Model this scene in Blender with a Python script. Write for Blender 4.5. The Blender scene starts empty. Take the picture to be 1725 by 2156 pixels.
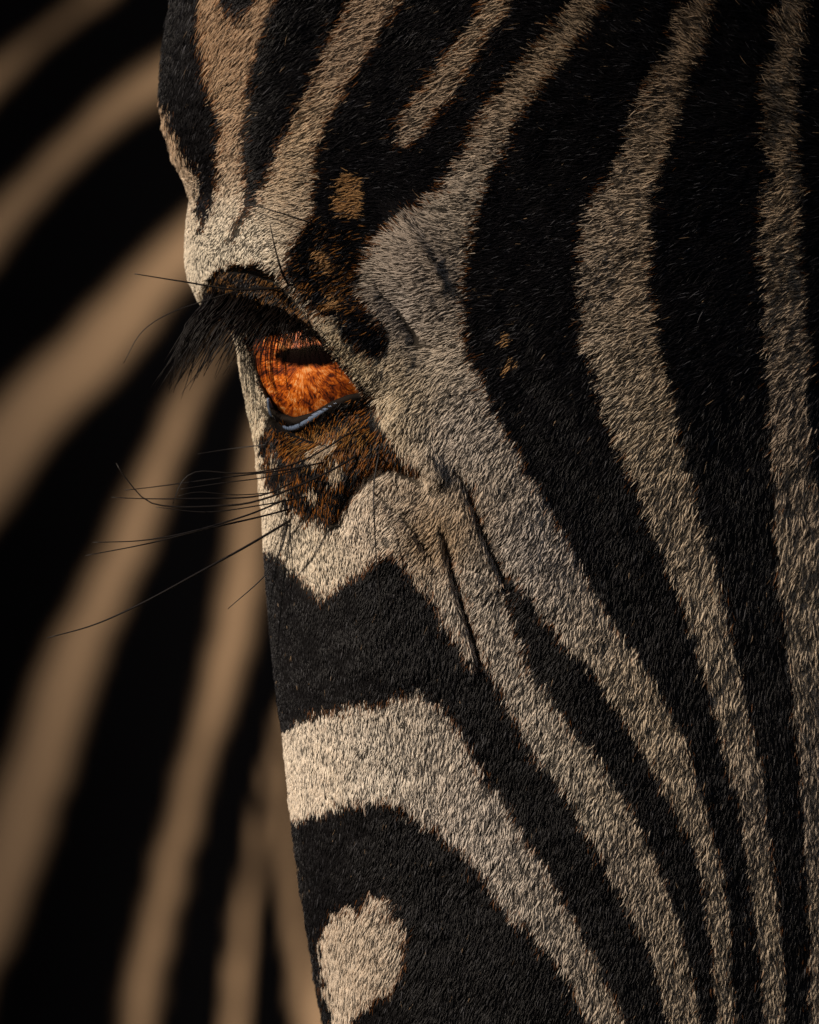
import bpy, math, random
import numpy as np
rng = np.random.default_rng(7); random.seed(7)
sc = bpy.context.scene

# ------------------------------------------------------------------ camera, sky, sun, exposure
S = 0.30 / 1725.0            # metres per tracing unit (the head's own plan: 1725 x 2156 units)
CX, CY, Z0 = 862.5, 1078.0, 1.40
DIST = 4.0
cam_d = bpy.data.cameras.new('camera'); cam = bpy.data.objects.new('camera', cam_d)
sc.collection.objects.link(cam); sc.camera = cam
cam.location = (0, -DIST, Z0); cam.rotation_euler = (math.radians(90), 0, 0)
cam_d.sensor_fit = 'VERTICAL'; cam_d.sensor_height = 36.0
cam_d.lens = 36.0 * (DIST - 0.035) / (2156 * S)
cam_d.clip_start = 0.1; cam_d.clip_end = 200
cam_d.dof.use_dof = True; cam_d.dof.focus_distance = DIST - 0.035; cam_d.dof.aperture_fstop = 6.0

SUN_FROM = np.array([-0.71, -0.51, 0.49]); SUN_FROM /= np.linalg.norm(SUN_FROM)
world = bpy.data.worlds.new('World'); sc.world = world; world.use_nodes = True
wn = world.node_tree; bgn = wn.nodes['Background']
sky = wn.nodes.new('ShaderNodeTexSky'); sky.sky_type = 'NISHITA'; sky.sun_disc = False
sky.air_density = 0.8; sky.dust_density = 3.0; sky.ozone_density = 0.5; sky.sun_elevation = math.asin(SUN_FROM[2]); sky.sun_rotation = math.atan2(SUN_FROM[0], SUN_FROM[1])
wn.links.new(sky.outputs[0], bgn.inputs[0]); bgn.inputs[1].default_value = 0.05
sun_d = bpy.data.lights.new('sun', 'SUN'); sun_d.energy = 5.0; sun_d.angle = math.radians(0.5)
sun_d.color = (1.0, 0.855, 0.70)
sun = bpy.data.objects.new('sun', sun_d); sc.collection.objects.link(sun); sun.location = (-2, -1, 4)
from mathutils import Vector
sun.rotation_euler = Vector(SUN_FROM.tolist()).to_track_quat('Z', 'Y').to_euler()
sc.view_settings.view_transform = 'Standard'; sc.view_settings.look = 'None'
sc.view_settings.exposure = -0.08; sc.view_settings.gamma = 1.0
sc.cycles.max_bounces = 6; sc.cycles.transmission_bounces = 5; sc.cycles.glossy_bounces = 3

# ------------------------------------------------------------------ helpers
def link(o, parent=None):
    sc.collection.objects.link(o)
    if parent: o.parent = parent
    return o
def mesh_obj(name, V, F, mat, parent=None, smooth=True):
    me = bpy.data.meshes.new(name)
    me.from_pydata([tuple(v) for v in V], [], [tuple(f) for f in F]); me.update()
    if smooth: me.polygons.foreach_set('use_smooth', [True] * len(me.polygons))
    if mat: me.materials.append(mat)
    return link(bpy.data.objects.new(name, me), parent)
def W(x, y, h):                       # plan coordinates (x right, y down, h towards the viewer) -> metres
    x, y, h = np.asarray(x, float), np.asarray(y, float), np.asarray(h, float)
    return np.stack([(x - CX) * S, -h * S, (CY - y) * S + Z0], -1)
def smooth(a, b, x):
    t = np.clip((x - a) / (b - a), 0, 1); return t * t * (3 - 2 * t)
def inside(poly, x, y):
    P = np.asarray(poly, float); r = np.zeros(x.shape, bool)
    m = (x >= P[:, 0].min()) & (x <= P[:, 0].max()) & (y >= P[:, 1].min()) & (y <= P[:, 1].max())
    xx, yy = x[m], y[m]; c = np.zeros(xx.shape, bool); j = len(P) - 1
    for i in range(len(P)):
        x0, y0 = P[i]; x1, y1 = P[j]
        if y0 != y1:
            c ^= ((y0 > yy) != (y1 > yy)) & (xx < (x1 - x0) * (yy - y0) / (y1 - y0) + x0)
        j = i
    r[m] = c; return r
def pathdist(path, x, y, closed=False):
    P = np.asarray(path, float); d = np.full(x.shape, 1e9); n = len(P)
    for i in range(n if closed else n - 1):
        a, b = P[i], P[(i + 1) % n]; ab = b - a
        t = np.clip(((x - a[0]) * ab[0] + (y - a[1]) * ab[1]) / max(ab @ ab, 1e-9), 0, 1)
        d = np.minimum(d, np.hypot(x - a[0] - t * ab[0], y - a[1] - t * ab[1]))
    return d
_nt = rng.random((512, 512))
def noise(x, y, cell, seed=0):        # value noise, -1..1
    u, v = x / cell + seed * 17.3 + 100, y / cell + seed * 31.7 + 100
    i, j = np.floor(u).astype(int), np.floor(v).astype(int); fu, fv = u - i, v - j
    fu, fv = fu * fu * (3 - 2 * fu), fv * fv * (3 - 2 * fv)
    g = lambda a, b: _nt[a % 512, b % 512]
    return 2 * ((g(i, j) * (1 - fu) + g(i + 1, j) * fu) * (1 - fv) + (g(i, j + 1) * (1 - fu) + g(i + 1, j + 1) * fu) * fv) - 1
def gauss(x, y, cx, cy, sx, sy, rot=0):
    c, s = math.cos(math.radians(rot)), math.sin(math.radians(rot))
    dx, dy = x - cx, y - cy
    return np.exp(-0.5 * (((dx * c + dy * s) / sx) ** 2 + ((-dx * s + dy * c) / sy) ** 2))
def boxblur(a, r):
    for ax in (0, 1):
        for _ in range(2):
            p = np.pad(a, [(r + 1, r) if k == ax else (0, 0) for k in (0, 1)], mode='edge')
            c = np.cumsum(p, axis=ax); n = a.shape[ax]
            hi = np.take(c, np.arange(2 * r + 1, 2 * r + 1 + n), axis=ax); lo = np.take(c, np.arange(0, n), axis=ax)
            a = (hi - lo) / (2 * r + 1)
    return a

# ------------------------------------------------------------------ materials
def new_mat(name):
    m = bpy.data.materials.new(name); m.use_nodes = True
    return m, m.node_tree, m.node_tree.nodes['Principled BSDF']
def skin_material():
    m, t, p = new_mat('striped_skin')
    a = t.nodes.new('ShaderNodeAttribute'); a.attribute_name = 'coat'
    n = t.nodes.new('ShaderNodeTexNoise'); n.inputs['Scale'].default_value = 900; n.inputs['Detail'].default_value = 4
    mx = t.nodes.new('ShaderNodeMix'); mx.data_type = 'RGBA'; mx.blend_type = 'MULTIPLY'; mx.inputs[0].default_value = 0.5
    t.links.new(a.outputs['Color'], mx.inputs[6]); t.links.new(n.outputs['Fac'], mx.inputs[7])
    t.links.new(mx.outputs[2], p.inputs['Base Color']); p.inputs['Roughness'].default_value = 0.8; p.inputs['Specular IOR Level'].default_value = 0.0
    bp = t.nodes.new('ShaderNodeBump'); bp.inputs['Strength'].default_value = 0.3; bp.inputs['Distance'].default_value = 0.0005
    t.links.new(n.outputs['Fac'], bp.inputs['Height']); t.links.new(bp.outputs[0], p.inputs['Normal'])
    return m
def fur_material():
    m, t, p = new_mat('coat_hair')
    a = t.nodes.new('ShaderNodeAttribute'); a.attribute_name = 'hair_color'
    t.links.new(a.outputs['Color'], p.inputs['Base Color'])
    p.inputs['Roughness'].default_value = 0.38; p.inputs['Specular IOR Level'].default_value = 0.19
    tl = t.nodes.new('ShaderNodeBsdfTranslucent'); t.links.new(a.outputs['Color'], tl.inputs['Color'])
    mx = t.nodes.new('ShaderNodeMixShader'); mx.inputs[0].default_value = 0.22
    t.links.new(p.outputs[0], mx.inputs[1]); t.links.new(tl.outputs[0], mx.inputs[2])
    t.links.new(mx.outputs[0], t.nodes['Material Output'].inputs['Surface'])
    return m
def plain(name, col, rough, spec=0.5, coat=0):
    m, t, p = new_mat(name); p.inputs['Base Color'].default_value = (*col, 1)
    p.inputs['Roughness'].default_value = rough; p.inputs['Specular IOR Level'].default_value = spec
    p.inputs['Coat Weight'].default_value = coat; p.inputs['Coat Roughness'].default_value = 0.05
    return m
M_SKIN, M_FUR = skin_material(), fur_material()
M_WHISK = plain('whisker_horn', (0.008, 0.006, 0.005), 0.45, 0.25)
M_LASH = plain('lash_hair', (0.005, 0.0035, 0.003), 0.36, 0.12)
def pupil_material():
    m, t, p = new_mat('pupil_black'); p.inputs['Base Color'].default_value = (0.004, 0.002, 0.002, 1)
    p.inputs['Roughness'].default_value = 0.9; p.inputs['Specular IOR Level'].default_value = 0
    a = t.nodes.new('ShaderNodeAttribute'); a.attribute_name = 'rim'
    tc = t.nodes.new('ShaderNodeTexCoord'); n = t.nodes.new('ShaderNodeTexNoise'); n.inputs['Scale'].default_value = 500; n.inputs['Detail'].default_value = 4
    t.links.new(tc.outputs['Object'], n.inputs['Vector'])
    ad = t.nodes.new('ShaderNodeMath'); ad.operation = 'MULTIPLY_ADD'; ad.inputs[1].default_value = 0.55
    t.links.new(n.outputs['Fac'], ad.inputs[0]); t.links.new(a.outputs['Fac'], ad.inputs[2])
    r = t.nodes.new('ShaderNodeMapRange'); r.inputs['From Min'].default_value = 0.92; r.inputs['From Max'].default_value = 1.22
    r.inputs['To Min'].default_value = 1; r.inputs['To Max'].default_value = 0
    t.links.new(ad.outputs[0], r.inputs['Value']); t.links.new(r.outputs[0], p.inputs['Alpha'])
    return m
M_PUPIL = pupil_material()
M_SCLERA = plain('eye_white', (0.10, 0.06, 0.035), 0.35)
def wet_material():
    m, t, p = new_mat('wet_lid_rim')
    n = t.nodes.new('ShaderNodeTexNoise'); n.inputs['Scale'].default_value = 210; n.inputs['Detail'].default_value = 5
    r = t.nodes.new('ShaderNodeValToRGB'); r.color_ramp.elements[0].color = (0.045, 0.07, 0.125, 1); r.color_ramp.elements[1].color = (0.15, 0.215, 0.34, 1)
    t.links.new(n.outputs['Fac'], r.inputs[0]); t.links.new(r.outputs[0], p.inputs['Base Color'])
    p.inputs['Roughness'].default_value = 0.5; p.inputs['Coat Weight'].default_value = 0.45; p.inputs['Coat Roughness'].default_value = 0.1
    bp = t.nodes.new('ShaderNodeBump'); bp.inputs['Strength'].default_value = 0.5; bp.inputs['Distance'].default_value = 0.001
    t.links.new(n.outputs['Fac'], bp.inputs['Height']); t.links.new(bp.outputs[0], p.inputs['Normal'])
    return m
M_WET = wet_material()
def cornea_material():
    m, t, p = new_mat('cornea_clear'); t.nodes.remove(p)
    tr = t.nodes.new('ShaderNodeBsdfTransparent'); gl = t.nodes.new('ShaderNodeBsdfGlossy'); gl.inputs['Roughness'].default_value = 0.01
    lw = t.nodes.new('ShaderNodeLayerWeight'); lw.inputs['Blend'].default_value = 0.5
    pw = t.nodes.new('ShaderNodeMath'); pw.operation = 'POWER'; pw.inputs[1].default_value = 5.0
    fr = t.nodes.new('ShaderNodeMath'); fr.operation = 'MULTIPLY_ADD'; fr.inputs[1].default_value = 0.6; fr.inputs[2].default_value = 0.013
    t.links.new(lw.outputs['Facing'], pw.inputs[0]); t.links.new(pw.outputs[0], fr.inputs[0])
    mx = t.nodes.new('ShaderNodeMixShader')
    t.links.new(fr.outputs[0], mx.inputs[0]); t.links.new(tr.outputs[0], mx.inputs[1]); t.links.new(gl.outputs[0], mx.inputs[2])
    t.links.new(mx.outputs[0], t.nodes['Material Output'].inputs['Surface'])
    return m
def iris_material():
    m, t, p = new_mat('amber_iris')
    uv = t.nodes.new('ShaderNodeUVMap'); uv.uv_map = 'radial'
    def mapped(sx, sy):
        mp = t.nodes.new('ShaderNodeMapping'); mp.inputs['Scale'].default_value = (sx, sy, 1)
        t.links.new(uv.outputs[0], mp.inputs[0]); return mp
    fib = t.nodes.new('ShaderNodeTexNoise'); fib.inputs['Scale'].default_value = 1; fib.inputs['Detail'].default_value = 6; fib.inputs['Distortion'].default_value = 2.4
    t.links.new(mapped(56, 6).outputs[0], fib.inputs['Vector'])
    blot = t.nodes.new('ShaderNodeTexNoise'); blot.inputs['Scale'].default_value = 1; blot.inputs['Detail'].default_value = 5
    tc = t.nodes.new('ShaderNodeTexCoord'); blot.inputs['Scale'].default_value = 170; blot.inputs['Distortion'].default_value = 0.8
    t.links.new(tc.outputs['Object'], blot.inputs['Vector'])
    ramp = t.nodes.new('ShaderNodeValToRGB'); cr = ramp.color_ramp
    cr.elements[0].position = 0.39; cr.elements[0].color = (0.045, 0.007, 0.002, 1)
    cr.elements[1].position = 0.63; cr.elements[1].color = (0.85, 0.42, 0.16, 1)
    e = cr.elements.new(0.475); e.color = (0.34, 0.058, 0.004, 1)
    e = cr.elements.new(0.55); e.color = (0.74, 0.18, 0.012, 1)
    mix = t.nodes.new('ShaderNodeMath'); mix.operation = 'MULTIPLY_ADD'; mix.inputs[1].default_value = 0.52
    hb = t.nodes.new('ShaderNodeMath'); hb.operation = 'MULTIPLY'; hb.inputs[1].default_value = 0.48
    t.links.new(blot.outputs['Fac'], hb.inputs[0])
    t.links.new(fib.outputs['Fac'], mix.inputs[0]); t.links.new(hb.outputs[0], mix.inputs[2])
    t.links.new(mix.outputs[0], ramp.inputs[0]); t.links.new(ramp.outputs[0], p.inputs['Base Color'])
    p.inputs['Roughness'].default_value = 0.5
    bp = t.nodes.new('ShaderNodeBump'); bp.inputs['Strength'].default_value = 0.3; bp.inputs['Distance'].default_value = 0.0006
    t.links.new(fib.outputs['Fac'], bp.inputs['Height']); t.links.new(bp.outputs[0], p.inputs['Normal'])
    return m
M_CORNEA, M_IRIS = cornea_material(), iris_material()

# ------------------------------------------------------------------ coat plan of the near zebra (white areas)
A_L = [(1159,1319),(1202,1370),(1249,1413),(1276,1456),(1312,1511),(1343,1562),(1378,1621),(1410,1675),(1433,1726),(1457,1777),(1472,1832),(1488,1875),(1492,1938),(1500,1997),(1504,2055),(1508,2156),(1514,2330)]
A_R = [(1205-1205+1270,-120+120),(1235,60),(1190,120),(1130,200),(1085,270),(1040,350),(1005,440),(985,540),(975,621),(982,686),(992,746),(1017,816),(1047,881),(1082,941),(1117,1011),(1157,1071),(1187,1126),(1217,1191),(1257,1246),(1292,1311),(1331,1366),(1378,1432),(1414,1499),(1449,1577),(1464,1636),(1488,1695),(1500,1742),(1515,1809),(1531,1879),(1539,1946),(1539,2016),(1547,2095),(1551,2156),(1558,2330)]
WEDGE_R = [(977,991),(1007,1066),(1027,1126),(1047,1176),(1087,1231),(1127,1271),(1147,1310)]
WEDGE_L = [(972,1001),(992,1061),(1012,1116),(1032,1166),(1057,1216),(1062,1266),(1082,1321),(1107,1375)]
T_L = [(1205,0),(1165,60),(1110,120),(1060,180),(1010,250),(970,330),(930,400),(880,440),(850,450),(800,490),(770,540),(745,590),(752,622),(778,662),(806,694),(812,745)]
polyA = [(1360,-160),(1270,0)] + A_R[1:] + A_L[::-1] + WEDGE_R[::-1] + [(930,1000),(850,965),(816,925),(790,880),(776,837),(756,825),(736,793),(708,761),(684,729),(656,685),(664,665),(696,669),(716,700),(742,738),(785,760)] + T_L[::-1] + [(1290,-160)]
LIDSTRIP = [(576,581),(608,609),(636,645),(656,685),(684,729),(708,761),(736,793),(800,800),(785,760),(742,738),(716,700),(696,669),(664,665),(640,637),(616,601),(588,569)]
K1TOP = [(530,1150),(555,1159),(587,1175),(615,1207),(647,1235),(667,1255),(683,1267),(699,1251),(715,1231),(739,1215),(771,1203),(779,1183),(795,1171),(835,1175),(859,1191),(875,1219),(899,1251),(919,1275),(935,1307),(959,1347),(979,1379),(995,1407),(1007,1403),(1015,1395)]
B_L = [(1043,1431),(1063,1467),(1079,1507),(1104,1562),(1127,1593),(1175,1644),(1206,1695),(1229,1750),(1257,1793),(1280,1844),(1312,1891),(1335,1946),(1359,1997),(1378,2048),(1394,2095),(1406,2156),(1440,2330)]
B_R = [(1104,1401),(1139,1444),(1182,1499),(1206,1538),(1241,1570),(1272,1617),(1300,1664),(1327,1703),(1355,1754),(1386,1820),(1417,1899),(1441,1969),(1457,2044),(1468,2106),(1472,2156),(1490,2330)]
polyB = [(470,690),(530,690),(545,800),(575,870),(640,900),(760,850),(830,940),(900,930),(960,965)] + WEDGE_L + B_R + B_L[::-1] + K1TOP[::-1] + [(480,1000)]
STR1 = [(416,-160),(416,0),(414,40),(420,100),(430,160),(446,208),(464,240),(464,272),(456,320),(458,372),(450,412),(438,456),(418,488),(408,510),(470,530),(476,516),(486,488),(502,452),(514,424),(514,380),(506,320),(514,280),(522,224),(526,172),(538,120),(550,80),(570,24),(590,0),(640,-160),(560,-160),(540,0),(534,12),(518,32),(502,54),(490,52),(470,24),(456,0),(450,-160)]
RIM = [(300,215),(346,222),(354,260),(370,308),(390,344),(406,376),(406,420),(410,452),(408,500),(400,520),(360,520),(330,400)]
STR2 = [(790,-160),(742,0),(730,32),(710,72),(690,108),(670,156),(650,196),(630,228),(606,276),(590,320),(574,360),(558,392),(538,432),(518,464),(498,492),(478,520),(598,560),(606,532),(638,492),(658,452),(662,384),(666,328),(678,280),(694,248),(718,212),(746,160),(774,116),(802,68),(834,24),(850,0),(960,-160)]
BROW = [(350,490),(408,500),(440,510),(478,516),(530,500),(640,488),(606,532),(600,572),(588,572),(560,568),(520,558),(480,560),(450,570),(435,590),(425,630),(400,650),(350,600)]
STR3 = [(1110,-160),(1030,0),(985,70),(940,120),(905,165),(870,215),(840,265),(832,312),(860,310),(885,290),(900,265),(950,210),(985,150),(1025,90),(1060,40),(1085,0),(1180,-160)]
polyC = [(1500,-160),(1454,0),(1428,26),(1406,79),(1384,145),(1353,194),(1336,242),(1309,317),(1283,378),(1248,422),(1230,466),(1226,528),(1221,594),(1222,671),(1227,731),(1252,796),(1277,871),(1302,946),(1332,1011),(1362,1081),(1392,1146),(1407,1201),(1432,1251),(1453,1319),(1464,1374),(1488,1432),(1504,1499),(1519,1554),(1535,1621),(1555,1683),(1566,1754),(1578,1820),(1590,1899),(1594,1977),(1606,2055),(1609,2156),(1615,2330),(1662,2330),(1656,2156),(1653,2036),(1645,1958),(1637,1879),(1625,1781),(1617,1703),(1609,1636),(1590,1554),(1574,1479),(1555,1382),(1527,1271),(1507,1181),(1482,1106),(1462,1036),(1447,966),(1427,901),(1412,821),(1392,731),(1377,646),(1366,572),(1375,506),(1375,440),(1380,378),(1406,334),(1419,273),(1446,189),(1468,123),(1490,66),(1503,0),(1560,-160)]
polyD = [(1680,-160),(1652,0),(1635,44),(1639,88),(1617,145),(1613,220),(1608,286),(1617,330),(1640,360),(1617,383),(1608,440),(1604,506),(1608,572),(1612,646),(1612,746),(1617,821),(1627,896),(1632,996),(1632,1096),(1637,1171),(1642,1246),(1652,1320),(1668,1429),(1672,1507),(1684,1585),(1688,1664),(1696,1742),(1700,1820),(1703,1899),(1711,1977),(1707,2055),(1711,2156),(1715,2330),(1790,2330),(1790,1500),(1770,1300),(1730,1050),(1717,996),(1707,921),(1702,821),(1717,746),(1705,690),(1696,572),(1692,506),(1688,440),(1696,383),(1683,352),(1679,264),(1683,198),(1688,132),(1696,66),(1701,0),(1730,-160)]
polyE = [(1850,-160),(1800,300),(1790,700),(1820,1100),(1860,1500),(1880,2330),(1960,2330),(1950,1500),(1920,1100),(1900,700),(1910,300),(1940,-160)]
W2 = [(540,1570),(599,1543),(627,1527),(659,1515),(707,1503),(739,1491),(779,1487),(811,1483),(823,1471),(863,1463),(903,1471),(927,1487),(943,1507),(959,1535),(979,1559),(991,1587),(1006,1612),(1031,1655),(1056,1681),(1085,1724),(1104,1773),(1143,1816),(1178,1879),(1202,1922),(1225,1969),(1249,2012),(1276,2067),(1300,2114),(1316,2156),(1400,2330),(1310,2330),(1233,2156),(1214,2114),(1198,2067),(1171,2028),(1135,1985),(1104,1958),(1078,1936),(1060,1911),(1038,1886),(1020,1850),(1002,1828),(980,1807),(959,1781),(930,1763),(905,1738),(876,1724),(854,1709),(840,1691),(811,1688),(782,1691),(743,1695),(710,1699),(689,1709),(660,1720),(638,1727),(615,1735),(560,1740)]
W3 = [(674,1965),(696,1929),(725,1908),(738,1922),(748,1945),(758,1915),(770,1890),(786,1900),(800,1882),(818,1911),(836,1940),(851,1965),(847,2001),(851,2030),(836,2066),(815,2091),(782,2105),(758,2127),(738,2156),(725,2260),(694,2260),(692,2127),(678,2055),(672,2001)]
RIM2 = [(540,1590),(590,1595),(597,1610),(606,1700),(618,1790),(630,1870),(643,1960),(658,2060),(672,2160),(690,2330),(540,2330)]
RIM3 = [(633,1839),(645,1865),(660,1930),(672,1990),(680,2080),(690,2160),(684,2160),(668,2060),(655,1980),(640,1890)]
ISL = [[(718,375),(765,368),(776,400),(776,450),(745,460),(722,448)], [(660,515),(690,525),(722,560),(720,575),(695,570),(675,545)], [(683,620),(715,615),(730,640),(715,655),(690,645)], [(1068,700),(1088,700),(1085,725),(1070,722)], [(1070,760),(1090,745),(1088,775),(1072,788)]]
WHITES = [polyA, LIDSTRIP, polyB, STR1, RIM, STR2, BROW, STR3, polyC, polyD, polyE, W2, W3]
PATCH = [(540,930),(552,985),(564,1033),(596,1069),(636,1097),(696,1117),(720,1085),(736,1049),(768,1009),(808,985),(850,1005),(885,1015),(870,990),(844,965),(816,925),(790,885),(776,845),(716,825),(656,865),(608,889),(572,870),(556,905)]
PISL = [[(588,1015),(600,1010),(606,1035),(596,1052),(586,1040)], [(645,1020),(662,1012),(666,1040),(652,1052),(642,1040)], [(690,990),(705,960),(722,975),(715,1000),(700,1010)], [(570,960),(580,940),(588,960),(578,985)], [(655,955),(690,925),(715,930),(690,955),(660,975)]]
PATCHBROWN = [[(620,905),(700,885),(770,880),(790,930),(740,960),(700,975),(640,960),(600,935)]]

# rasters at 2 units per cell, origin (-100,-200)
RX0, RY0, RS = 200, -200, 2.0
gx, gy = np.meshgrid(RX0 + (np.arange(900) + .5) * RS, RY0 + (np.arange(1280) + .5) * RS)
wob = 5.0
jx, jy = gx + noise(gx, gy, 22, 1) * wob, gy + noise(gx, gy, 22, 2) * wob
white = np.zeros(gx.shape)
for p in WHITES: white[inside(p, jx, jy)] = 1
white[inside(PATCH, jx, jy)] = 0
white[pathdist([(947,1170),(955,1210),(978,1290),(1003,1365),(1008,1395)], gx, gy) < 5] = 0
tan = np.zeros(gx.shape)
for p in ISL + PISL: tan[inside(p, jx, jy)] = 1
brownpatch = np.zeros(gx.shape)
for p in PATCHBROWN: brownpatch[inside(p, jx, jy)] = 1
patchm = inside(PATCH, gx, gy).astype(float)
white_s = boxblur(white, 2); white_w = boxblur(white, 6)
tan = boxblur(tan, 4); brownpatch = boxblur(brownpatch, 5); patchm = boxblur(patchm, 5)
def samp(a, x, y):
    i = np.clip(((y - RY0) / RS).astype(int), 0, a.shape[0] - 1); j = np.clip(((x - RX0) / RS).astype(int), 0, a.shape[1] - 1)
    return a[i, j]

# ------------------------------------------------------------------ the near zebra's head surface
SIL = np.array([(372,-160),(362,0),(350,60),(341,140),(338,200),(345,260),(360,320),(385,370),(399,410),(392,450),(387,500),(386,545),(393,585),(407,615),(430,645),(462,675),(488,705),(497,740),(503,780),(513,830),(525,880),(537,940),(543,1000),(549,1080),(553,1160),(558,1240),(566,1330),(575,1420),(586,1500),(596,1570),(603,1630),(611,1710),(622,1800),(634,1880),(648,1960),(662,2050),(675,2120),(682,2156),(712,2330)], float)
EX, EY, EZ, ER = 715.0, 735.0, 76.0, 190.0
OPEN = [(512,712),(530,706),(560,702),(600,694),(640,690),(664,702),(688,729),(710,761),(738,795),(765,830),(735,834),(700,848),(660,872),(620,884),(590,876),(572,860),(545,806),(526,745)]
FOLD = [(405,640),(420,618),(437,592),(455,574),(480,564),(510,561),(545,567),(580,583),(612,610),(640,645),(660,685)]
ULID = FOLD + [(640,690),(600,694),(560,702),(530,706),(490,700),(440,665)]
EDGE_R = 260.0
def sil_x(y):
    ys = np.linspace(-260, 2430, 1346); v = np.interp(ys, SIL[:, 1], SIL[:, 0])
    k = np.ones(9) / 9; v = np.convolve(np.pad(v, 4, 'edge'), k, 'valid')
    return np.interp(y, ys, v)
def sphere_h(x, y, r):
    return EZ + np.sqrt(np.maximum(r * r - (x - EX) ** 2 - (y - EY) ** 2, 0))
def height(x, y):
    xp = x - sil_x(y)
    q = np.clip(1 - xp / EDGE_R, 0, 1)
    e = np.sqrt(np.maximum(1 - q * q, 0))                 # 0 at the outline, 1 inside
    h = 240 * e
    h = h - 0.00028 * np.where(x > 950, (x - 950) ** 2, 0)
    h = h + 0.00009 * np.where(y < 800, (y - 800) ** 2, 0) * e
    h = h - 0.00003 * np.where(y > 1500, (y - 1500) ** 2, 0) * e
    f = e * e
    h += f * (45 * gauss(x, y, 530, 470, 130, 90)                       # brow
      + 20 * gauss(x, y, 880, 545, 62, 80, -25) - 18 * gauss(x, y, 845, 655, 30, 95, -32)   # temple pad, hollow
      - 9 * gauss(x, y, 905, 735, 60, 30, 30)
      + 13 * gauss(x, y, 820, 830, 45, 70, -35)
      + 18 * gauss(x, y, 662, 975, 75, 62)                              # bag under the eye
      + 18 * gauss(x, y, 846, 1068, 42, 62, -25)
      + 14 * gauss(x, y, 985, 1180, 28, 130, -16)
      + 25 * gauss(x, y, 1090, 1150, 70, 260, -30)                      # cheek crest
      + 16 * gauss(x, y, 780, 1420, 140, 170) - 10 * gauss(x, y, 900, 1750, 90, 200, -35))
    h -= f * 16 * np.exp(-(pathdist([(715,1105),(735,1055),(775,1012),(820,988),(880,1008)], x, y) / 16) ** 2)
    rid = [(640,628),(690,690),(745,760),(800,835),(858,905),(905,985)]
    h += f * 18 * np.exp(-(pathdist(rid, x, y) / 34) ** 2)
    h += f * 14 * np.exp(-(pathdist([(900,965),(920,1000)], x, y) / 18) ** 2)
    g1 = [(925,1075),(940,1130),(955,1210),(978,1290),(1003,1365),(1008,1395)]
    h -= f * 24 * smooth(1060, 1200, y) * np.exp(-(pathdist(g1, x, y) / 9) ** 2)
    g2 = [(955,965),(985,1030),(1008,1095),(1035,1160),(1060,1215)]
    h -= f * 15 * smooth(960, 1040, y) * np.exp(-(pathdist(g2, x, y) / 11) ** 2)
    g3 = [(800,1040),(850,1085),(885,1125),(915,1175)]
    h -= f * 8 * np.exp(-(pathdist(g3, x, y) / 7) ** 2)
    g4 = [(950,1165),(985,1190),(1015,1200)]
    h -= f * 6 * np.exp(-(pathdist(g4, x, y) / 6) ** 2)
    g5 = [(760,590),(800,610),(840,650),(880,705)]
    h -= f * 7 * np.exp(-(pathdist(g5, x, y) / 11) ** 2)
    g6 = [(845,455),(880,500),(920,565),(935,600)]
    h += f * 9 * np.exp(-(pathdist(g6, x, y) / 10) ** 2)
    h += f * (5 * noise(x, y, 120, 3) + 2.2 * noise(x, y, 45, 4))
    # eye region
    near = (np.abs(x - EX) < 420) & (np.abs(y - EY) < 330)
    if near.any():
        X, Y, H = x[near], y[near], h[near].copy()
        dO = pathdist(OPEN, X, Y, True); inO = inside(OPEN, X, Y); s = np.where(inO, -dO, dO)
        inU = inside(ULID, X, Y); dU = pathdist(ULID, X, Y, True); u = smooth(-9, 7, np.where(inU, dU, -dU))
        lid = sphere_h(X, Y, ER + 11) + 24 * smooth(765, 690, Y)
        wl = smooth(505, 600, X)
        wlid = (1 - smooth(2, 95, s)) * wl
        H = H * (1 - wlid) + np.maximum(lid, EZ + 20) * wlid
        Hu = np.minimum(H - 9, 190 + 0.25 * (X - 480)) - 9 * np.exp(-(pathdist(FOLD, X, Y) / 9) ** 2)
        H = H * (1 - u) + Hu * u
        cov = (s > 0) & (X > 545) & (Y < 770) & ((X - EX) ** 2 + (Y - EY) ** 2 < (ER - 6) ** 2)
        H = np.where(cov, np.maximum(H, sphere_h(X, Y, ER) + 3 + 5 * smooth(0, 12, s)), H)
        din = smooth(3, -13, s)
        H = np.minimum(H, H * (1 - din) + (sphere_h(X, Y, ER) - 42) * din)
        h[near] = H
    return h
NR, NB = 430, 60
rows = np.linspace(-160, 2320, NR)
XR = 2000.0
ca = np.linspace(0, math.pi / 2, 96)[:-1]; cb = np.linspace(0, 1, 210)
Xf = np.zeros((NR, 95 + 210)); Yf = np.repeat(rows[:, None], 95 + 210, 1)
sx = sil_x(rows)
for i in range(NR):
    Xf[i, :95] = sx[i] + EDGE_R * (1 - np.cos(ca)); Xf[i, 95:] = sx[i] + EDGE_R + (XR - sx[i] - EDGE_R) * cb
Hf = height(Xf, Yf); Hf[:, 0] = 0
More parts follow.
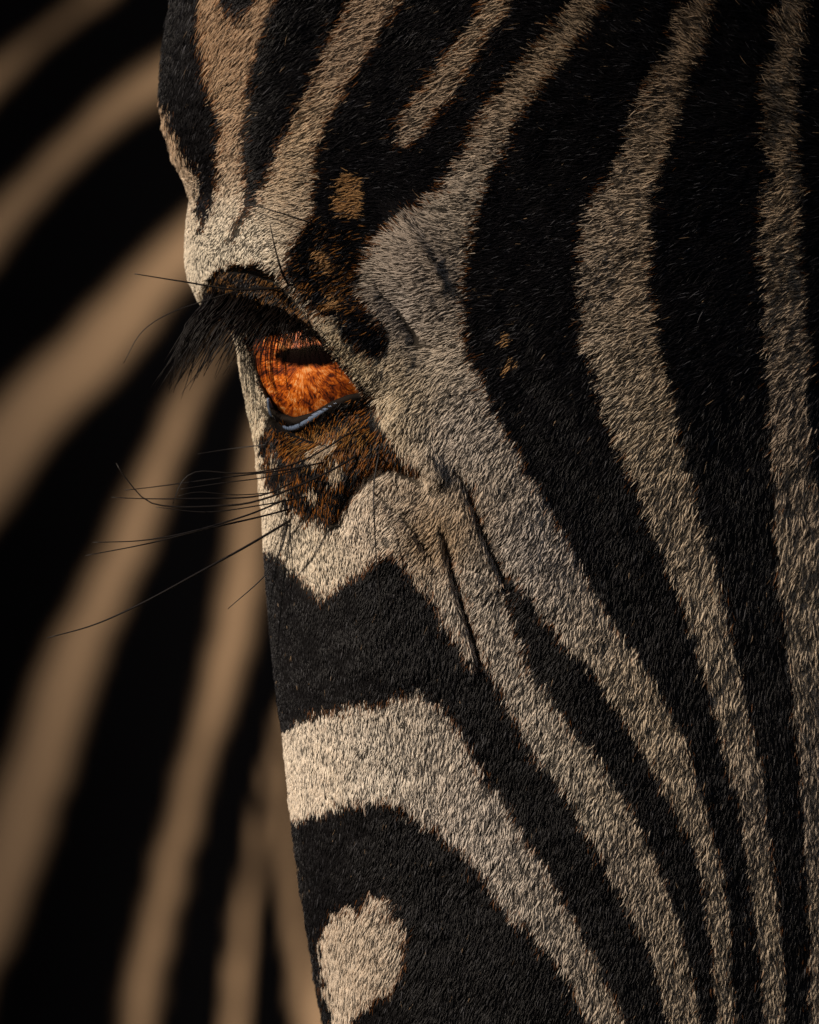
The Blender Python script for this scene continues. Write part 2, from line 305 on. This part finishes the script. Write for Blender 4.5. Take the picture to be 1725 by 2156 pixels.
# far side: the other half of the head, from the right edge back round to the outline
aa = np.linspace(0, math.pi, NB + 2)[1:-1]
Xb = np.zeros((NR, NB)); Hb = np.zeros((NR, NB))
for i in range(NR):
    half = (XR - sx[i]) / 2; t = (1 + np.cos(aa)) / 2
    Xb[i] = sx[i] + 2 * half * t
    Hb[i] = Hf[i, -1] * t - 620 * np.sin(aa)
X = np.concatenate([Xf, Xb], 1); H = np.concatenate([Hf, Hb], 1); Y = np.repeat(rows[:, None], X.shape[1], 1)
NC = X.shape[1]; P = W(X, Y, H)
def coat(x, y, soft=False):
    n = x.shape[0]
    w = samp(white_s if not soft else white_w, x, y)
    return w
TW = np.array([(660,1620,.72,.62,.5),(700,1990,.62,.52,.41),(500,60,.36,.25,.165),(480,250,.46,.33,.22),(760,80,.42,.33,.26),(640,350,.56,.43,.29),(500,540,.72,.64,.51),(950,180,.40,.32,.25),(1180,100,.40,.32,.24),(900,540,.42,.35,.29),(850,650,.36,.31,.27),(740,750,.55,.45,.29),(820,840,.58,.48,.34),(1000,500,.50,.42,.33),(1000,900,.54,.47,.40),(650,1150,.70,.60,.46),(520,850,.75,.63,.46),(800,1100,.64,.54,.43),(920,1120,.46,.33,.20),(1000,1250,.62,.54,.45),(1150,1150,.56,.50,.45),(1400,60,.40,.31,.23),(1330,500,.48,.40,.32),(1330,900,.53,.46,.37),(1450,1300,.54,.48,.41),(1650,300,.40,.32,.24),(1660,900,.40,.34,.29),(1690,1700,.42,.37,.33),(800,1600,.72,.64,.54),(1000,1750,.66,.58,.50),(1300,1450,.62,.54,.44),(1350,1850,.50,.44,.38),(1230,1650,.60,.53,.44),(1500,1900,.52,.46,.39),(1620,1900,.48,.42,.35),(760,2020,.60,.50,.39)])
def idw(pts, x, y, p=3):
    out = np.zeros((x.shape[0], pts.shape[1] - 2)); ws = np.zeros(x.shape[0])
    for r in pts:
        w = 1 / (((x - r[0]) ** 2 + (y - r[1]) ** 2) + 900.0) ** (p / 2)
        out += w[:, None] * r[2:][None]; ws += w
    return out / ws[:, None]
xs_, ys_ = X.ravel(), Y.ravel()
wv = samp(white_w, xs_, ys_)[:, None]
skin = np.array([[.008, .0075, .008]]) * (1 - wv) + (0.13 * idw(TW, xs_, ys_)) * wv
eye_d = pathdist(OPEN, xs_, ys_, True); dk = (smooth(34, 6, eye_d) * smooth(545, 590, xs_) * (np.abs(H.ravel()) > 0))[:, None]
skin = skin * (1 - dk) + np.array([[.020, .016, .014]]) * dk
ring = (np.arange(NR)[:, None] * NC + np.arange(NC)[None])
nxt = np.roll(ring, -1, 1)
F = np.stack([ring[:-1], ring[1:], nxt[1:], nxt[:-1]], -1).reshape(-1, 4)
me = bpy.data.meshes.new('body')
me.from_pydata(P.reshape(-1, 3).tolist(), [], F.tolist() + [ring[0].tolist(), ring[-1][::-1].tolist()])
me.update(); me.polygons.foreach_set('use_smooth', [True] * len(me.polygons))
ca_ = me.color_attributes.new('coat', 'FLOAT_COLOR', 'POINT')
ca_.data.foreach_set('color', np.concatenate([skin, np.ones((len(skin), 1))], 1).ravel().astype(np.float32))
me.materials.append(M_SKIN)
zebra = link(bpy.data.objects.new('zebra', None)); zebra.location = (0, 0, 0)
zebra['label'] = 'sharp close-up zebra head with amber eye, black lashes and long whiskers'; zebra['category'] = 'zebra'; zebra['group'] = 'zebras standing together'
body = link(bpy.data.objects.new('body', me), zebra)

# ------------------------------------------------------------------ fur
def grid_normals(P):
    du = np.gradient(P, axis=1); dv = np.gradient(P, axis=0)
    n = np.cross(dv, du); n /= np.linalg.norm(n, axis=-1, keepdims=True) + 1e-12
    return n
def make_curves(name, pts, rad, col, parent, mat):
    N, K, _ = pts.shape
    c = bpy.data.hair_curves.new(name); c.add_curves([K] * N)
    c.attributes['position'].data.foreach_set('vector', pts.reshape(-1).astype(np.float32))
    ra = c.attributes.get('radius') or c.attributes.new('radius', 'FLOAT', 'POINT')
    ra.data.foreach_set('value', rad.reshape(-1).astype(np.float32))
    a = c.attributes.new('hair_color', 'FLOAT_COLOR', 'CURVE')
    a.data.foreach_set('color', np.concatenate([col, np.ones((N, 1))], 1).reshape(-1).astype(np.float32))
    c.materials.append(mat)
    o = link(bpy.data.objects.new(name, c), parent); o['kind'] = 'stuff'
    return o
FLOW = np.array([(400,100,232),(470,60,228),(500,300,215),(360,300,240),(450,520,188),(420,420,205),(600,450,190),(560,540,192),(700,200,206),(750,400,188),(800,100,205),(1000,100,200),(1000,350,185),(900,550,178),(800,560,172),(860,470,150),(1150,150,165),(1240,40,152),(1500,50,152),(1430,250,172),(1400,400,184),(1320,500,192),(1350,650,202),(1300,800,215),(1650,60,150),(1650,200,166),(1650,500,192),(1650,700,207),(1650,900,232),(1650,1050,250),(1680,1500,264),(1690,2000,262),(1450,1000,238),(1200,900,232),(1200,1050,240),(1300,1300,250),(1500,1400,256),(1200,1600,250),(1400,1900,252),(1550,2000,256),(900,1300,260),(700,1400,266),(620,1350,268),(700,1650,268),(850,1600,264),(620,1700,262),(850,1800,256),(1000,1750,254),(750,1900,246),(750,2050,250),(950,2050,252),(1200,2050,252),(1100,1200,242),(960,850,228),(870,830,222),(870,900,245),(760,770,214),(720,700,218),(660,655,225),(900,700,196),(850,950,250),(640,540,200),(700,560,204),(740,640,208),(700,960,258),(640,920,250),(650,1040,262),(700,1130,268),(600,1120,262),(860,1090,230),(1000,600,186),(1000,750,208),(1000,1050,244),(560,620,238),(430,588,232),(455,566,238),(485,554,240),(515,551,240),(550,557,238),(590,578,232),(500,620,232),(460,600,225),(1100,500,190),(1100,750,212),(1500,700,205)], float)
def grow(P, X, Y, H, N, wfun, seed, lenf, colf, rad=0.88, K=5, flow=FLOW, lift=(8, 20)):
    r = np.random.default_rng(seed)
    nrm = grid_normals(P)
    a = P[:-1, :-1]; c = np.linalg.norm(np.cross(P[1:, :-1] - a, P[:-1, 1:] - a), axis=-1)
    xc, yc, hc = X[:-1, :-1], Y[:-1, :-1], H[:-1, :-1]
    wgt = (c * wfun(xc, yc, hc, nrm[:-1, :-1])).ravel(); cdf = np.cumsum(wgt); cdf /= cdf[-1]
    idx = np.searchsorted(cdf, r.random(N)); i, j = idx // c.shape[1], idx % c.shape[1]
    fu, fv = r.random(N), r.random(N)
    def bl(A):
        f = (slice(None),) + (None,) * (A.ndim - 2); U, V = fu[f], fv[f]
        return A[i, j] * (1 - U) * (1 - V) + A[i, j + 1] * U * (1 - V) + A[i + 1, j] * (1 - U) * V + A[i + 1, j + 1] * U * V
    root, n, x, y = bl(P), bl(nrm), bl(X), bl(Y)
    n /= np.linalg.norm(n, axis=1, keepdims=True)
    fl = np.concatenate([flow[:, :2], np.cos(np.radians(flow[:, 2:])), np.sin(np.radians(flow[:, 2:]))], 1)
    d = idw(fl, x, y, 4); ang = np.arctan2(d[:, 1], d[:, 0])
    ang += np.radians(9 * noise(x, y, 30, 5) + 6 * noise(x, y, 9, 6)) + r.normal(0, math.radians(7), N)
    t = np.stack([np.cos(ang), np.zeros(N), np.sin(ang)], 1)
    t -= n * (t * n).sum(1, keepdims=True); tl = np.linalg.norm(t, axis=1, keepdims=True); t /= tl + 1e-9
    b = np.cross(n, t)
    L = lenf(x, y) * r.uniform(0.6, 1.2, N) * S
    L *= (1 + 0.15 * noise(x, y, 14, 8))
    lf = np.radians(r.uniform(lift[0], lift[1], N) + 7 * noise(x, y, 18, 7)); cur = r.normal(0, 0.13, N)
    lf += np.radians(22) * r.random(N) * smooth(26, 4, x - sil_x(y))
    k = np.linspace(0, 1, K)
    pts = root[:, None] + L[:, None, None] * (
        t[:, None] * (k[None, :, None] * np.cos(lf)[:, None, None])
        + n[:, None] * ((np.sin(lf)[:, None] * (1.25 * k - 0.6 * k * k)[None])[..., None])
        + b[:, None] * ((cur[:, None] * (k * k)[None])[..., None]))
    pts -= n[:, None] * (1.0 * S)
    ra = (rad * S * r.uniform(0.7, 1.2, N))[:, None] * (np.array([1, 1.0, .92, .68, .15]) if K == 5 else np.linspace(1, .15, K))[None]
    return pts, ra, colf(x, y, r, np.cos(ang), -np.sin(ang))
def len_near(x, y):
    L = np.full(x.shape, 30.0)
    L += 14 * smooth(1150, 1500, x) * smooth(1900, 900, y)
    L -= 12 * smooth(700, 480, x) * smooth(250, 500, y)
    L += 8 * smooth(400, 0, y)
    L -= 5 * smooth(640, 540, x) * smooth(380, 480, y) * smooth(640, 600, y)
    L -= 11 * smooth(900, 700, x) * smooth(1000, 1100, y) * smooth(2000, 1500, y)
    L += 16 * np.exp(-(pathdist(FOLD[1:9], x, y) / 12) ** 2)
    L -= 10 * smooth(60, 15, pathdist(OPEN, x, y, True))
    return L * 0.77
def col_near(x, y, r, fx, fy):
    N = len(x); g = r.random(N)
    sh = 0.5 * len_near(x, y) + (9 + 12 * smooth(1000, 850, x) * smooth(1840, 1880, y)) * noise(x, y, 9, 12) + r.normal(0, 5, N)          # border hairs run out along the lie of the coat
    w = samp(white_s, x + fx * sh + r.normal(0, 1.5, N), y + fy * sh + r.normal(0, 1.5, N))
    isw = w > 0.5
    edge = 1 - np.abs(2 * samp(white_w, x + fx * sh, y + fy * sh) - 1)
    under = 0.50 - 0.24 * smooth(1100, 750, x) - 0.12 * smooth(850, 640, x) * smooth(380, 480, y)                # share of hairs darkened to read as gaps between strands
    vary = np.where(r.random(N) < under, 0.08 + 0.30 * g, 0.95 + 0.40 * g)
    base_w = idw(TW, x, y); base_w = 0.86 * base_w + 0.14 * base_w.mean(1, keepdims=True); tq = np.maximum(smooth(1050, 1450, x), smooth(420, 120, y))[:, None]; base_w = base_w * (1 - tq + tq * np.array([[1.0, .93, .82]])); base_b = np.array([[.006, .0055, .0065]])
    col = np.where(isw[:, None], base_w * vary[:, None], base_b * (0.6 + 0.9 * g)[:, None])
    # sun-bleached brown hairs along the stripe borders
    br = (r.random(N) < 0.75 * edge ** 1.6)
    brown = np.array([[.24, .088, .018]]) * (0.4 + g)[:, None]
    lowleft = smooth(1500, 700, x) * smooth(40, 90, x - sil_x(y))
    col = np.where((br & (r.random(N) < 0.25 + 0.6 * lowleft))[:, None], np.where(isw[:, None], 0.55 * brown + 0.45 * col, 0.45 * brown + 0.5 * col), col)
    tn = samp(tan, x, y) > r.uniform(.12, .88, N)
    col = np.where(tn[:, None], np.where((y > 900)[:, None], np.array([[.66, .54, .40]]), np.array([[.46, .265, .115]])) * (0.4 + .8 * g)[:, None], col)
    pm = samp(patchm, x, y); bpm = samp(brownpatch, x, y)
    rb = (r.random(N) < np.where(noise(x, y, 17, 22) > -.1, .52, .12) * pm) & ~isw & ~tn
    col = np.where(rb[:, None], np.array([[.27, .095, .014]]) * (0.2 + 1.1 * g)[:, None], col)
    rb = (r.random(N) < 0.35 * bpm) & ~isw & ~tn
    col = np.where(rb[:, None], np.array([[.32, .16, .045]]) * (0.5 + .8 * g)[:, None], col)
    # scattered brown hairs in the dark patch above the eye, odd tan hairs elsewhere, glints painted as grey hairs
    ul = inside(ULID, x, y)
    col = np.where((ul & (r.random(N) < .4))[:, None], np.array([[.20, .10, .035]]) * (.4 + g)[:, None], col)
    up = gauss(x, y, 700, 590, 60, 70, 30)
    col = np.where(((r.random(N) < np.where(noise(x, y, 15, 21) > .05, .5, .06) * up) & ~isw & ~tn)[:, None], np.array([[.22, .095, .025]]) * (.4 + g)[:, None], col)
    od = r.random(N)
    col = np.where(((od < .004) & ~isw)[:, None], np.array([[.22, .15, .09]]) * (.3 + g)[:, None], col)
    col = np.where(((od > .95) & ~isw)[:, None], np.array([[.055, .055, .062]]) * (.4 + g)[:, None], col)  # small glints on the black coat, put into the hair colour
    return np.clip(col, .002, .9)
def w_near(x, y, h, n):
    front = np.where(n[..., 1] < 0.05, 1.0, 0.10)
    s = pathdist(OPEN, x, y, True); ino = inside(OPEN, x, y)
    eye = np.where(ino, 0, smooth(2, 8, s))
    eye = np.where((x < 560) & (y > 700) & (y < 860), np.where(n[..., 1] < 0.6, 1, eye), eye)
    eye = np.where(((x - EX) ** 2 + (y - EY) ** 2 < (ER - 3) ** 2) & ino, 0, eye)
    lowlid = smooth(2, 15, pathdist([(565,850),(590,884),(620,892),(660,880),(705,854),(765,836)], x, y))
    far = np.where(x > 1760, .25, 1) * np.where((y < -30) | (y > 2190), .4, 1)
    fold = 1 - .45 * np.exp(-(pathdist([(945,1160),(955,1210),(978,1290),(1003,1365)], x, y) / 6) ** 2)
    return front * eye * far * (.25 + .75 * lowlid) * fold
c2 = 95 + 210
NEAR_N = 430000
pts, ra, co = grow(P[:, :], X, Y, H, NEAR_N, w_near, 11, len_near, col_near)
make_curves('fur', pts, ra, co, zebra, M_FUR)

# ------------------------------------------------------------------ tubes: whiskers, lashes, lid rim
def spline(pts, n):
    p = np.asarray(pts, float); d = np.r_[0, np.cumsum(np.linalg.norm(np.diff(p, axis=0), axis=1))]
    p = np.vstack([2 * p[0] - p[1], p, 2 * p[-1] - p[-2]]); out = []
    for t in np.linspace(0, d[-1], n):
        i = min(max(np.searchsorted(d, t) - 1, 0), len(d) - 2); u = (t - d[i]) / max(d[i + 1] - d[i], 1e-9)
        a, b, c, e = p[i], p[i + 1], p[i + 2], p[i + 3]
        out.append(.5 * (2 * b + (c - a) * u + (2 * a - 5 * b + 4 * c - e) * u * u + (3 * b - a - 3 * c + e) * u ** 3))
    return np.array(out)
def tube(name, path, radii, mat, parent, sides=5):
    n = len(path); tg = np.gradient(path, axis=0); tg /= np.linalg.norm(tg, axis=1, keepdims=True) + 1e-12
    V, Fc = [], []
    for i in range(n):
        up = np.array([0, -1, 0.1]); a = np.cross(tg[i], up); a /= np.linalg.norm(a) + 1e-9; b = np.cross(tg[i], a)
        for k in range(sides):
            th = 2 * math.pi * k / sides; V.append(path[i] + radii[i] * (a * math.cos(th) + b * math.sin(th)))
    for i in range(n - 1):
        for k in range(sides):
            Fc.append((i * sides + k, i * sides + (k + 1) % sides, (i + 1) * sides + (k + 1) % sides, (i + 1) * sides + k))
    Fc.append(tuple(range(sides))[::-1]); Fc.append(tuple((n - 1) * sides + k for k in range(sides)))
    return mesh_obj(name, V, Fc, mat, parent)
def surf(x, y): return float(height(np.array([float(x)]), np.array([float(y)]))[0])
WHISK = [([(608,606),(500,611),(390,595),(285,578)],1.5,40),([(600,607),(520,609),(440,632),(360,660),(300,700),(262,765)],1.0,30),
 ([(610,605),(595,575),(582,530),(570,475)],1.5,45),([(725,494),(655,472),(580,448),(510,428)],1.4,14),
 ([(740,910),(650,965),(570,990),(500,997),(420,993),(385,1015),(367,1062)],1.3,60),([(690,972),(600,990),(480,1005),(330,1025),(265,1032)],1.2,50),
 ([(760,955),(680,1000),(560,1050),(470,1065),(330,1062),(270,1010),(248,975)],1.6,70),([(620,1015),(540,1045),(400,1050),(300,1050),(235,1047)],1.2,40),
 ([(605,1050),(520,1085),(400,1120),(300,1138),(195,1142)],1.3,60),([(610,1072),(540,1090),(430,1115),(310,1145),(180,1170)],1.3,50),
 ([(614,1094),(520,1150),(420,1205),(300,1270),(200,1315),(100,1343)],1.7,80),([(607,1100),(590,1160),(555,1215),(480,1282)],1.2,40),
 ([(640,985),(560,1005),(470,1017),(380,1030)],0.9,40),([(650,1045),(560,1062),(440,1078),(330,1068)],1.0,50),([(600,1035),(500,1042),(420,1036),(375,1044)],0.8,45),
 ([(800,950),(788,1020),(790,1120),(795,1200),(803,1300)],1.2,34),([(565,935),(480,945),(415,955)],0.9,-30)]
for path, r0, out in WHISK:
    q = spline(path, 26); t = np.linspace(0, 1, 26); h0 = surf(*path[0])
    hh = np.array([h0 + out * math.sin(min(1.0, v * 1.4) * math.pi / 2) for v in t])
    for i in range(1, 26):
        if q[i, 0] > sil_x(np.array([q[i, 1]]))[0] + 8: hh[i] = max(hh[i], surf(q[i, 0], q[i, 1]) + min(42, 8 + 90 * t[i]))
    hh[2:-2] = np.convolve(hh, np.ones(5) / 5, 'valid'); hh[0] -= 5
    tube('whisker', W(q[:, 0], q[:, 1], hh), r0 * S * (1.0 - 0.6 * t ** 1.5) * 1.7, M_WHISK, zebra)

# ------------------------------------------------------------------ eye
def cap(name, r, cond, mat, parent, nu=96, nv=64, uvc=None):
    V, idx, Fc, XY = [], {}, [], []
    th = np.linspace(-math.pi, math.pi, nu + 1)[:-1]; ph = np.linspace(0.0, math.pi, nv)
    for b in range(nv):
        for a in range(nu):
            V.append((EX + r * math.sin(ph[b]) * math.cos(th[a]), EY + r * math.sin(ph[b]) * math.sin(th[a]), EZ + r * math.cos(ph[b])))
    V = np.array(V)
    for b in range(nv - 1):
        for a in range(nu):
            f = (b * nu + (a + 1) % nu, (b + 1) * nu + (a + 1) % nu, (b + 1) * nu + a, b * nu + a)
            if cond(V[list(f)].mean(0)): Fc.append(f)
    used = sorted({v for f in Fc for v in f}); mp = {v: i for i, v in enumerate(used)}
    VV = V[used]; Fc = [tuple(mp[v] for v in f) for f in Fc]
    o = mesh_obj(name, W(VV[:, 0], VV[:, 1], VV[:, 2]), Fc, mat, parent)
    if uvc is not None:
        uv = o.data.uv_layers.new(name='radial'); d = VV[:, :2] - np.array(uvc); ang = np.arctan2(d[:, 1], d[:, 0]) / (2 * math.pi); rad = np.hypot(d[:, 0] * .8, d[:, 1]) / 150
        for lp in o.data.loops: uv.data[lp.index].uv = (ang[lp.vertex_index], rad[lp.vertex_index])
    return o
eye = cap('eyeball', ER - 9, lambda c: True, M_SCLERA, zebra, 64, 40)
cap('iris', ER - 6, lambda c: c[2] > EZ - 70, M_IRIS, eye, 160, 110, (640, 748))
cap('cornea', ER, lambda c: c[2] > EZ - 75, M_CORNEA, eye)
PUP = np.array([(572,748),(584,738),(604,733),(628,733),(650,728),(676,725),(700,727),(714,736),(716,752),(704,764),(684,770),(660,769),(636,772),(612,769),(592,764),(578,757)], float)
pp = np.vstack([spline(np.vstack([PUP, PUP[:1]]), 65)[:-1]]); cpt = pp.mean(0); V = []; Fc = []; RN = 12
for k in range(RN + 1):
    f = k / RN
    for i, q in enumerate(pp):
        j = 1.22
        a = cpt + (q - cpt) * f * j; V.append((a[0], a[1], EZ + math.sqrt(max((ER - 4.5) ** 2 - (a[0] - EX) ** 2 - (a[1] - EY) ** 2, 1))))
V = np.array(V); n = len(pp)
for k in range(RN):
    for i in range(n): Fc.append((k * n + i, k * n + (i + 1) % n, (k + 1) * n + (i + 1) % n, (k + 1) * n + i))
po = mesh_obj('pupil', W(V[:, 0], V[:, 1], V[:, 2]), Fc, M_PUPIL, eye)
pa = po.data.attributes.new('rim', 'FLOAT', 'POINT'); pa.data.foreach_set('value', np.repeat(np.arange(RN + 1) / RN, n).astype(np.float32))
rim = spline([(564,840),(570,862),(583,883),(603,896),(622,898),(648,886),(680,867),(706,852),(728,845),(745,840)], 40)
rr = np.interp(np.linspace(0, 1, 40), [0, .12, .35, .6, .75, 1], [3, 8, 9.5, 6.5, 3.5, 2])
rh = np.sqrt(np.maximum((ER + 8) ** 2 - (rim[:, 0] - EX) ** 2 - (rim[:, 1] - EY) ** 2, 0)) + EZ
tube('lower_lid_rim', W(rim[:, 0], rim[:, 1] - 1, rh), rr * S, M_WET, zebra, 12)

# lashes of the upper lid
lid = spline([(436,614),(475,622),(525,634),(575,650),(620,670),(664,702)], 200)
for i in range(235):
    r = random.random(); q = lid[int(r * 199)] + np.array([random.uniform(-4, 4), random.uniform(-14, 6)])
    tip = np.array([np.interp(r, [0, .3, .55, .8, 1], [-88, -118, -84, -30, -8]), np.interp(r, [0, .3, .55, .8, 1], [185, 188, 118, 56, 26])])
    L = random.uniform(0.55, 1.12); tip = tip * L + np.array([random.gauss(0, 15), random.gauss(0, 13)])
    h0 = surf(q[0], q[1])
    fan = random.uniform(10, 50) if r > .4 else random.uniform(-10, 30)
    mid = q + tip * .5 + np.array([-tip[1], tip[0]]) * random.uniform(-.02, .10)
    path = spline([(*q, h0 - 6), (*(q + tip * .2), h0 + fan * .5), (*mid, h0 + fan), (*(q + tip), h0 + fan * random.uniform(.9, 1.3))], 9)
    t = np.linspace(0, 1, 9)
    tube('eyelash', W(path[:, 0], path[:, 1], path[:, 2]), random.uniform(1.2, 2.0) * S * (1 - .8 * t ** 2.2), M_LASH, zebra, 4)

# ------------------------------------------------------------------ the second zebra behind
BD = 1.0; K_ = 1 + BD / DIST          # metres behind; its stripes measured on its own flank
BG = [[(-300,300),(0,90),(60,50),(130,0),(240,-110),(380,-300),(480,-300),(330,-90),(240,0),(180,40),(100,100),(40,160),(0,210),(-300,520)],
 [(700,-150),(345,85),(260,140),(180,200),(100,280),(40,340),(0,375),(-300,680),(-300,900),(0,550),(60,470),(120,400),(200,320),(280,255),(345,220),(700,0)],
 [(700,220),(400,420),(330,480),(260,540),(180,620),(120,690),(50,750),(0,800),(-300,1150),(-300,1550),(0,1100),(20,1080),(60,1010),(120,930),(180,870),(240,810),(300,740),(350,660),(400,600),(700,320)],
 [(800,380),(500,640),(380,780),(330,860),(290,950),(240,1040),(200,1130),(150,1230),(90,1340),(50,1430),(10,1560),(-20,1640),(-300,2400),(-120,2500),(0,2060),(50,1950),(100,1800),(150,1650),(180,1540),(220,1400),(260,1310),(300,1220),(340,1110),(380,990),(420,880),(470,770),(560,660),(820,450)],
 [(860,520),(560,780),(500,900),(470,1080),(450,1200),(430,1310),(400,1430),(370,1560),(340,1700),(300,1830),(270,1960),(245,2080),(235,2156),(190,2500),(300,2500),(340,2156),(370,2000),(400,1860),(430,1740),(460,1620),(500,1500),(540,1380),(565,1250),(590,1000),(660,820),(880,600)],
 [(900,800),(700,1200),(590,1500),(550,1620),(530,1720),(510,1820),(490,1930),(475,2040),(465,2156),(450,2500),(510,2500),(520,2156),(530,2040),(540,1930),(550,1820),(570,1700),(600,1600),(730,1300),(930,900)],
 [(566,1560),(578,1750),(590,1900),(604,2050),(618,2156),(640,2400),(730,2400),(690,2156),(662,2050),(640,1900),(624,1750),(606,1560)],
 [(1000,1000),(760,1500),(680,1900),(640,2200),(630,2500),(700,2500),(720,2200),(760,1900),(840,1500),(1050,1080)]]
NRB, NCB = 420, 460
yb = np.linspace(-900, 3000, NRB); tb = np.linspace(0, 2 * math.pi, NCB, endpoint=False)
XB = np.zeros((NRB, NCB)); YB = np.repeat(yb[:, None], NCB, 1); HB = np.zeros((NRB, NCB))
for i, y in enumerate(yb):
    v = (y - 1150) / 2000; cx = 560 - 120 * v; rx = 1250 * (1 - .10 * v * v) + 120 * v; ry = 820 * (1 - .25 * v * v)
    XB[i] = cx - rx * np.cos(tb); HB[i] = -820 + ry * np.sin(tb)
HB += np.where(YB < 800, .00035 * (800 - YB) ** 2, 0) * (np.sin(tb)[None] > 0) * np.sin(tb)[None]
HB += np.where(YB > 1650, .00022 * (YB - 1650) ** 2, 0) * (np.sin(tb)[None] > 0) * np.sin(tb)[None]
dx_ = np.clip(470 - XB, -500, 900)
HB += (-0.45 * dx_ + 0.00150 * np.maximum(dx_, 0) ** 2) * (np.sin(tb)[None] > 0) * np.sin(tb)[None]
PB = np.stack([(XB - CX) * S * K_, BD - HB * S, (CY - YB) * S * K_ + Z0], -1)
bw = np.zeros(XB.shape); jx = XB + 6 * noise(XB, YB, 60, 1)
for k, p in enumerate(BG):
    d_ = pathdist(p, jx, YB, True); bw = np.maximum(bw, np.where(inside(p, jx, YB), smooth(6, 24, d_) if k > 4 else smooth(14, 58, d_) if k == 4 else smooth(6, 52, d_), 0))
bw = np.where(HB > -820, bw, (np.sin((XB * .8 + YB * .6) / 55) > .25))
def bcoat(w): return np.array([[.002, .002, .0025]]) * (1 - w) + np.array([[.40, .272, .168]]) * w
ring = np.arange(NRB)[:, None] * NCB + np.arange(NCB)[None]; nxt = np.roll(ring, -1, 1)
F = np.stack([ring[:-1], ring[1:], nxt[1:], nxt[:-1]], -1).reshape(-1, 4)
mb = bpy.data.meshes.new('body'); mb.from_pydata(PB.reshape(-1, 3).tolist(), [], F.tolist() + [ring[0].tolist(), ring[-1][::-1].tolist()])
mb.update(); mb.polygons.foreach_set('use_smooth', [True] * len(mb.polygons))
cb_ = mb.color_attributes.new('coat', 'FLOAT_COLOR', 'POINT')
cb_.data.foreach_set('color', np.concatenate([bcoat(bw.reshape(-1, 1)), np.ones((bw.size, 1))], 1).ravel().astype(np.float32))
mb.materials.append(M_SKIN)
zb = link(bpy.data.objects.new('zebra', None)); zb['label'] = 'out-of-focus striped flank of the second zebra filling the left background'
zb['category'] = 'zebra'; zb['group'] = 'zebras standing together'
link(bpy.data.objects.new('body', mb), zb)
